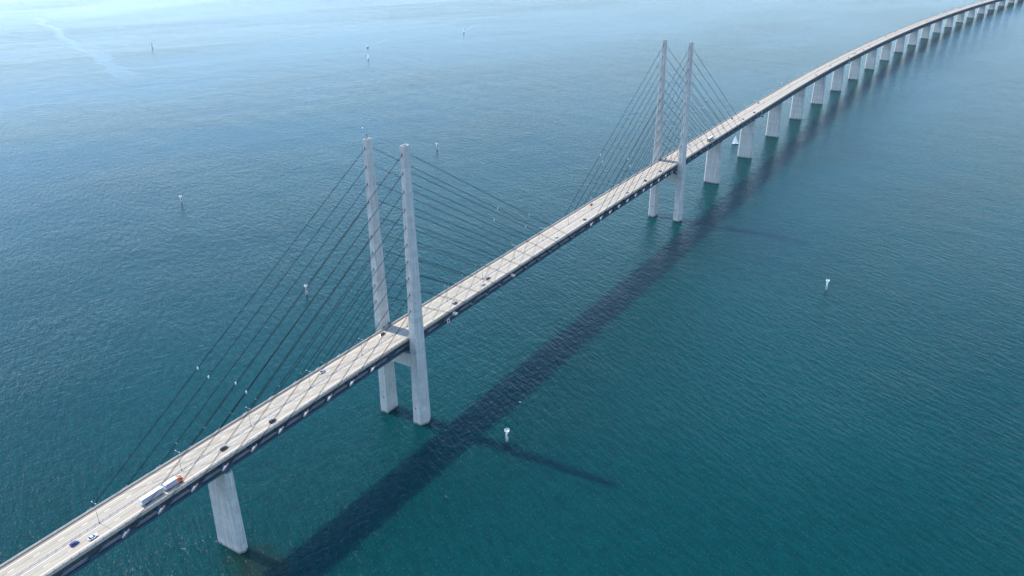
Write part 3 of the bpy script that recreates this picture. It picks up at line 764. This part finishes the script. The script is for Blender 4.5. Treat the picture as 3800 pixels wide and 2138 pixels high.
for sy in (-1, 1):
    q = MB(); q.rings([[Vector((x, sy*1.235, z)) for x, z in ((10.5, 1.75), (11.55, 1.75), (11.35, 2.6), (10.5, 2.6))], [Vector((x, sy*1.255, z)) for x, z in ((10.5, 1.75), (11.55, 1.75), (11.35, 2.6), (10.5, 2.6))]]); q.build('side_window', M['glass'], cb)
    q = MB(); q.box((11.75, sy*1.42, 2.3), (.2, .22, .7)); q.build('side_mirror', M['chassis'], cb)
    q = MB(); q.box((11.86, sy*.9, .85), (.1, .4, .22)); q.build('headlight', M['headlight'], cb)
q = MB(); q.box((11.3, -.1, 3.3), (.5, 1.5, .12)); q.build('sun_visor', M['chassis'], cb)
q = MB(); q.box((11.85, 0, .55), (.25, 2.4, .4)); q.build('bumper', M['white'], cb)
for x in (-9.6, -8.3, -7.0, -1.2, 3.0, 4.3, 10.6):
    for sy in (-1, 1): wheel(p, x, sy*1.08, .5, .34, True)
# the far box lorry
p = thing('lorry', 'white box lorry with tan rear doors beyond the far pylon', 'lorry', R(608.0, -7.0, .014))
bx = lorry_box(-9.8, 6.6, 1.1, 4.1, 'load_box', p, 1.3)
q = MB(); q.box((-9.83, 0, 2.5), (.08, 2.5, 2.8)); q.build('rear_door', M['tan'], bx)
q = MB(); q.rings([[Vector((x, y, z)) for x, z in ((7.0, .7), (9.2, .55), (9.25, 1.8), (8.9, 3.1), (7.0, 3.6))] for y in (-1.22, 1.22)]); cb = q.build('cab', M['lorry_white'], p)
q = MB(); q.box((9.17, 0, 2.35), (.08, 2.1, .9)); q.build('windscreen', M['glass'], cb)
q = MB(); q.box((-1.5, 0, .9), (16, .9, .3)); q.build('chassis', M['chassis'], p)
for x in (-7.6, -6.3, -5.0, 5.0, 8.1):
    for sy in (-1, 1): wheel(p, x, sy*1.08, .5, .34, False)

# ------------------------------------------------------------------ beacons in the sea
def make_beacon(x, y, h, colour, label, facing=-0.9):
    p = thing('navigation_beacon', label, 'navigation beacon', (x, y, 0), group='white beacon towers in the sea')
    rad = .86
    q = MB(); q.tube((0, 0, -3), (0, 0, 1.5), rad*.98, n=20); q.build('base', M['rust'], p, True)
    q = MB(); q.tube((0, 0, 1.5), (0, 0, h-2.2), rad, rad, 20); q.build('tower', M['white'], p, True)
    q = MB()
    n = 12; zc0, zc1 = h*.47, h*.66
    outer = [(math.cos(facing+math.radians(-85+170*i/n))*(rad+.12), math.sin(facing+math.radians(-85+170*i/n))*(rad+.12)) for i in range(n+1)]
    inner = [(a*.93, b*.93) for a, b in outer]
    ring = [Vector((a, b, 0)) for a, b in outer]+[Vector((a, b, 0)) for a, b in reversed(inner)]
    q.rings([[v+Vector((0, 0, zc0)) for v in ring], [v+Vector((0, 0, zc1)) for v in ring]])
    q.build('colour_band', M[colour], p)
    q = MB(); q.tube((0, 0, h-2.25), (0, 0, h-2.0), rad*1.0, 1.75, 20); q.tube((0, 0, h-2.0), (0, 0, h-1.8), 1.75, n=20); q.build('gallery', M['white'], p)
    q = MB()
    for i in range(12):
        a = i*math.pi/6; q.tube((math.cos(a)*1.65, math.sin(a)*1.65, h-1.8), (math.cos(a)*1.65, math.sin(a)*1.65, h-.75), .05, n=5)
        b = a+math.pi/6
        for zz in (h-1.25, h-.75): q.tube((math.cos(a)*1.65, math.sin(a)*1.65, zz), (math.cos(b)*1.65, math.sin(b)*1.65, zz), .06, n=5)
    q.build('handrail', M['white'], p)
    q = MB(); q.tube((.3, .2, h-1.8), (.3, .2, h-.2), .32, .26, 10); q.build('lantern', M['post'], p)
    q = MB(); q.box((.9, -.6, h-1.1), (.08, .9, 1.0)); q.box((-.5, .7, h-1.2), (.7, .5, .9)); q.build('solar_panel', M['lamphead'], p)
    q = MB()
    for oy in (-.22, .22): q.tube((-.15-rad, .25+oy, 1.6), (-.15-rad, .25+oy, h-1.9), .04, n=5)
    for k in range(int((h-4)/.5)): q.tube((-.15-rad, .03, 1.9+k*.5), (-.15-rad, .47, 1.9+k*.5), .03, n=4)
    q.build('ladder', M['lamphead'], p)
    return p
make_beacon(9.1, -82.2, 11.8, 'red', 'white beacon tower with red patch beside the long pylon shadow')
make_beacon(110.9, 209.5, 12.4, 'red', 'white beacon tower with red patch seen through the near pylon cables')
make_beacon(226.6, 542.2, 12.2, 'red', 'white beacon tower with red patch alone in the open water at left')
make_beacon(376.3, -211.7, 12.8, 'green', 'white beacon tower with green patch alone in the water at right')
make_beacon(591.8, 413.8, 13.2, 'green', 'white beacon tower with green patch beside the near pylon tops')
make_beacon(1039.4, 1707.4, 14.6, 'green', 'distant white beacon tower with green patch near the pale water streak')
make_beacon(1610, 3365, 14.0, 'red', 'dark foot of a beacon cut off by the top edge')

# ------------------------------------------------------------------ boats
def make_hull(L, wd, hgt, mt, p):
    q = MB(); st = [(-.5, .62, .9), (-.3, .9, .86), (0, 1, .88), (.25, .8, .94), (.42, .38, 1.0), (.5, .03, 1.06)]
    q.rings([[Vector((f*L, -wd*w, hgt*t)), Vector((f*L, -wd*w*.72, hgt*.12)), Vector((f*L, 0, -.3)), Vector((f*L, wd*w*.72, hgt*.12)), Vector((f*L, wd*w, hgt*t))] for f, w, t in st])
    h = q.build('hull', mt, p); return h
def sail_mesh(pts, bulge, n=7):
    """a thin curved sail: tack, head, clew; the belly blows to leeward"""
    a, b, c = (Vector(v) for v in pts); nv = (b-a).cross(c-a).normalized(); q = MB(); front = []; back = []
    for i in range(n+1):
        for j in range(n+1):
            t, w = i/n, j/n; l = a.lerp(b, t); r = c.lerp(b, t); pnt = l.lerp(r, w)+nv*bulge*math.sin(w*math.pi)*(1-t*.6)*math.sin(min(1, t+.15)*math.pi*.8+.3)
            front.append(pnt); back.append(pnt+nv*.03)
    m2 = n+1; N = len(front); fs = []
    for i in range(n):
        for j in range(n):
            k = (i*m2+j, i*m2+j+1, (i+1)*m2+j+1, (i+1)*m2+j); fs.append(k)
    q.add(front, fs); return q
def make_sailboat(x, y, hdg, L, hm, label, hull='white', jib=True, main=True, boom=20):
    p = thing('sailing_boat', label, 'sailing boat', (x, y, 0), hdg)
    h = make_hull(L, L*.155, L*.115, M[hull], p)
    q = MB(); q.rings([[Vector((f*L, sy*w, L*.1)) for f, sy, w in ((-.12, -1, L*.08), (.18, -1, L*.05), (.18, 1, L*.05), (-.12, 1, L*.08))], [Vector((f*L, sy*w, L*.15)) for f, sy, w in ((-.11, -1, L*.065), (.14, -1, L*.04), (.14, 1, L*.04), (-.11, 1, L*.065))]]); q.build('cabin', M['white'], h)
    q = MB(); q.tube((.08*L, 0, L*.1), (.08*L, 0, hm), .09, .06, 8); q.build('mast', M['lampmetal'], p)
    a = math.radians(boom); bx, by = .08*L-math.cos(a)*L*.42, math.sin(a)*L*.42
    q = MB(); q.tube((.08*L, 0, L*.22), (bx, by, L*.22), .07, n=6); q.build('boom', M['lampmetal'], p)
    if main: sail_mesh([(.07*L, 0, L*.24), (.07*L, 0, hm*.99), (bx, by, L*.24)], .35).build('mainsail', M['sail'], p, True)
    if jib: sail_mesh([(.49*L, 0, L*.14), (.1*L, 0, hm*.88), (.05*L, L*.1, L*.16)], .4).build('jib', M['sail'], p, True)
    return p
make_sailboat(857.0, 36.0, math.radians(138), 11.5, 14.6, 'white sailing boat under full sail beside a bridge pier', boom=26)
make_sailboat(1190.0, 1073.0, math.radians(205), 10.5, 15.5, 'distant white sailing boat, lower one of the two boats close together', 'white', True, True, 14)
make_sailboat(1685.0, 1132.0, math.radians(205), 12.0, 16.0, 'distant dark-hulled sailing boat trailing a pale wake at the top', 'hull_dark', True, True, 10)
p = thing('motor_boat', 'distant white motor boat just above the sailing boat', 'motor boat', (1330, 1197, 0), math.radians(200))
h = make_hull(12.0, 2.1, 1.7, M['white'], p)
q = MB(); q.rings([[Vector((x, sy*w, 1.5)) for x, sy, w in ((-3.5, -1, 1.4), (2.5, -1, 1.0), (2.5, 1, 1.0), (-3.5, 1, 1.4))], [Vector((x, sy*w, 3.4)) for x, sy, w in ((-3.0, -1, 1.2), (.9, -1, .9), (.9, 1, .9), (-3.0, 1, 1.2))]]); c = q.build('cabin', M['white'], p)
q = MB(); q.box((-.6, 0, 2.6), (3.4, 2.46, .5)); q.build('window_band', M['glass'], c)
q = MB(); q.tube((-1.5, 0, 3.4), (-1.8, 0, 4.6), .06, n=6); q.build('mast', M['lampmetal'], p)
def wake(x, y, hdg, ln, w0, w1, label):
    rr = random.Random(x); d = Vector((-math.cos(hdg), -math.sin(hdg), 0)); nrm = Vector((-d.y, d.x, 0)); q = MB()
    for i in range(int(ln/2.2)):
        t = (i+rr.random())/(ln/2.2)
        if rr.random() < t*.75: continue
        w = w0+(w1-w0)*t; c = Vector((x, y, .03+.02*rr.random()))+d*(6+ln*t)+nrm*rr.uniform(-w, w)
        l, b = rr.uniform(1.5, 3.6)*(1-t*.4), rr.uniform(.3, .8)
        q.add([c-d*l, c-nrm*b, c+d*l, c+nrm*b], [(0, 1, 2, 3)])
    o = q.build('wake_foam', M['foam'], kind='stuff'); o['label'] = label; return o
wake(1685, 1132, math.radians(205), 160, 1.2, 4.0, 'pale foam wake behind the dark-hulled sailing boat')
wake(1330, 1197, math.radians(200), 150, 1.2, 4.5, 'pale foam wake behind the motor boat')

# ------------------------------------------------------------------ gulls
def make_gull(loc, rz, label, flying, sc=1.0):
    p = thing('gull', label, 'bird', loc, rz); p.scale = (sc, sc, sc)
    q = MB(); st = [(-.34, .02, 0), (-.2, .07, .01), (0, .12, .0), (.18, .10, .02), (.28, .065, .06), (.36, .06, .09), (.43, .02, .08)]
    q.rings([[Vector((x, math.cos(t*math.pi/4)*r, z+math.sin(t*math.pi/4)*r*.9)) for t in range(8)] for x, r, z in st]); b = q.build('body', M['feather'], p, True)
    q = MB(); q.tube((.42, 0, .085), (.52, 0, .06), .022, .006, 6); q.build('beak', M['beak'], p)
    for sy in (-1, 1):
        q = MB()
        if flying: prof = [(.10, -.14, .0, .06), (.17, -.06, .42, .16), (.08, -.06, .72, .08)]
        else: prof = [(.16, -.02, .10, .06), (.05, -.2, .125, .03), (-.2, -.34, .07, .03)]
        q.rings([[Vector((f, sy*y, z)), Vector((k, sy*y, z)), Vector((k, sy*y, z+.02)), Vector((f, sy*y, z+.02))] for f, k, y, z in prof])
        q.build('wing', M['feather'], p)
    return p
make_gull((-2.0, 16.2, HT+7.2), 2.2, 'white gull flying just above the near pylon rear leg', True, 1.5)
make_gull((-2.75, 16.0, HT+.14), 3.6, 'white gull perched on the rim of the near pylon rear leg', False, 1.3)
make_gull((57.5, -63.0, .05), 2.0, 'white gull floating on the water right of the near pylon', False, 2.4)
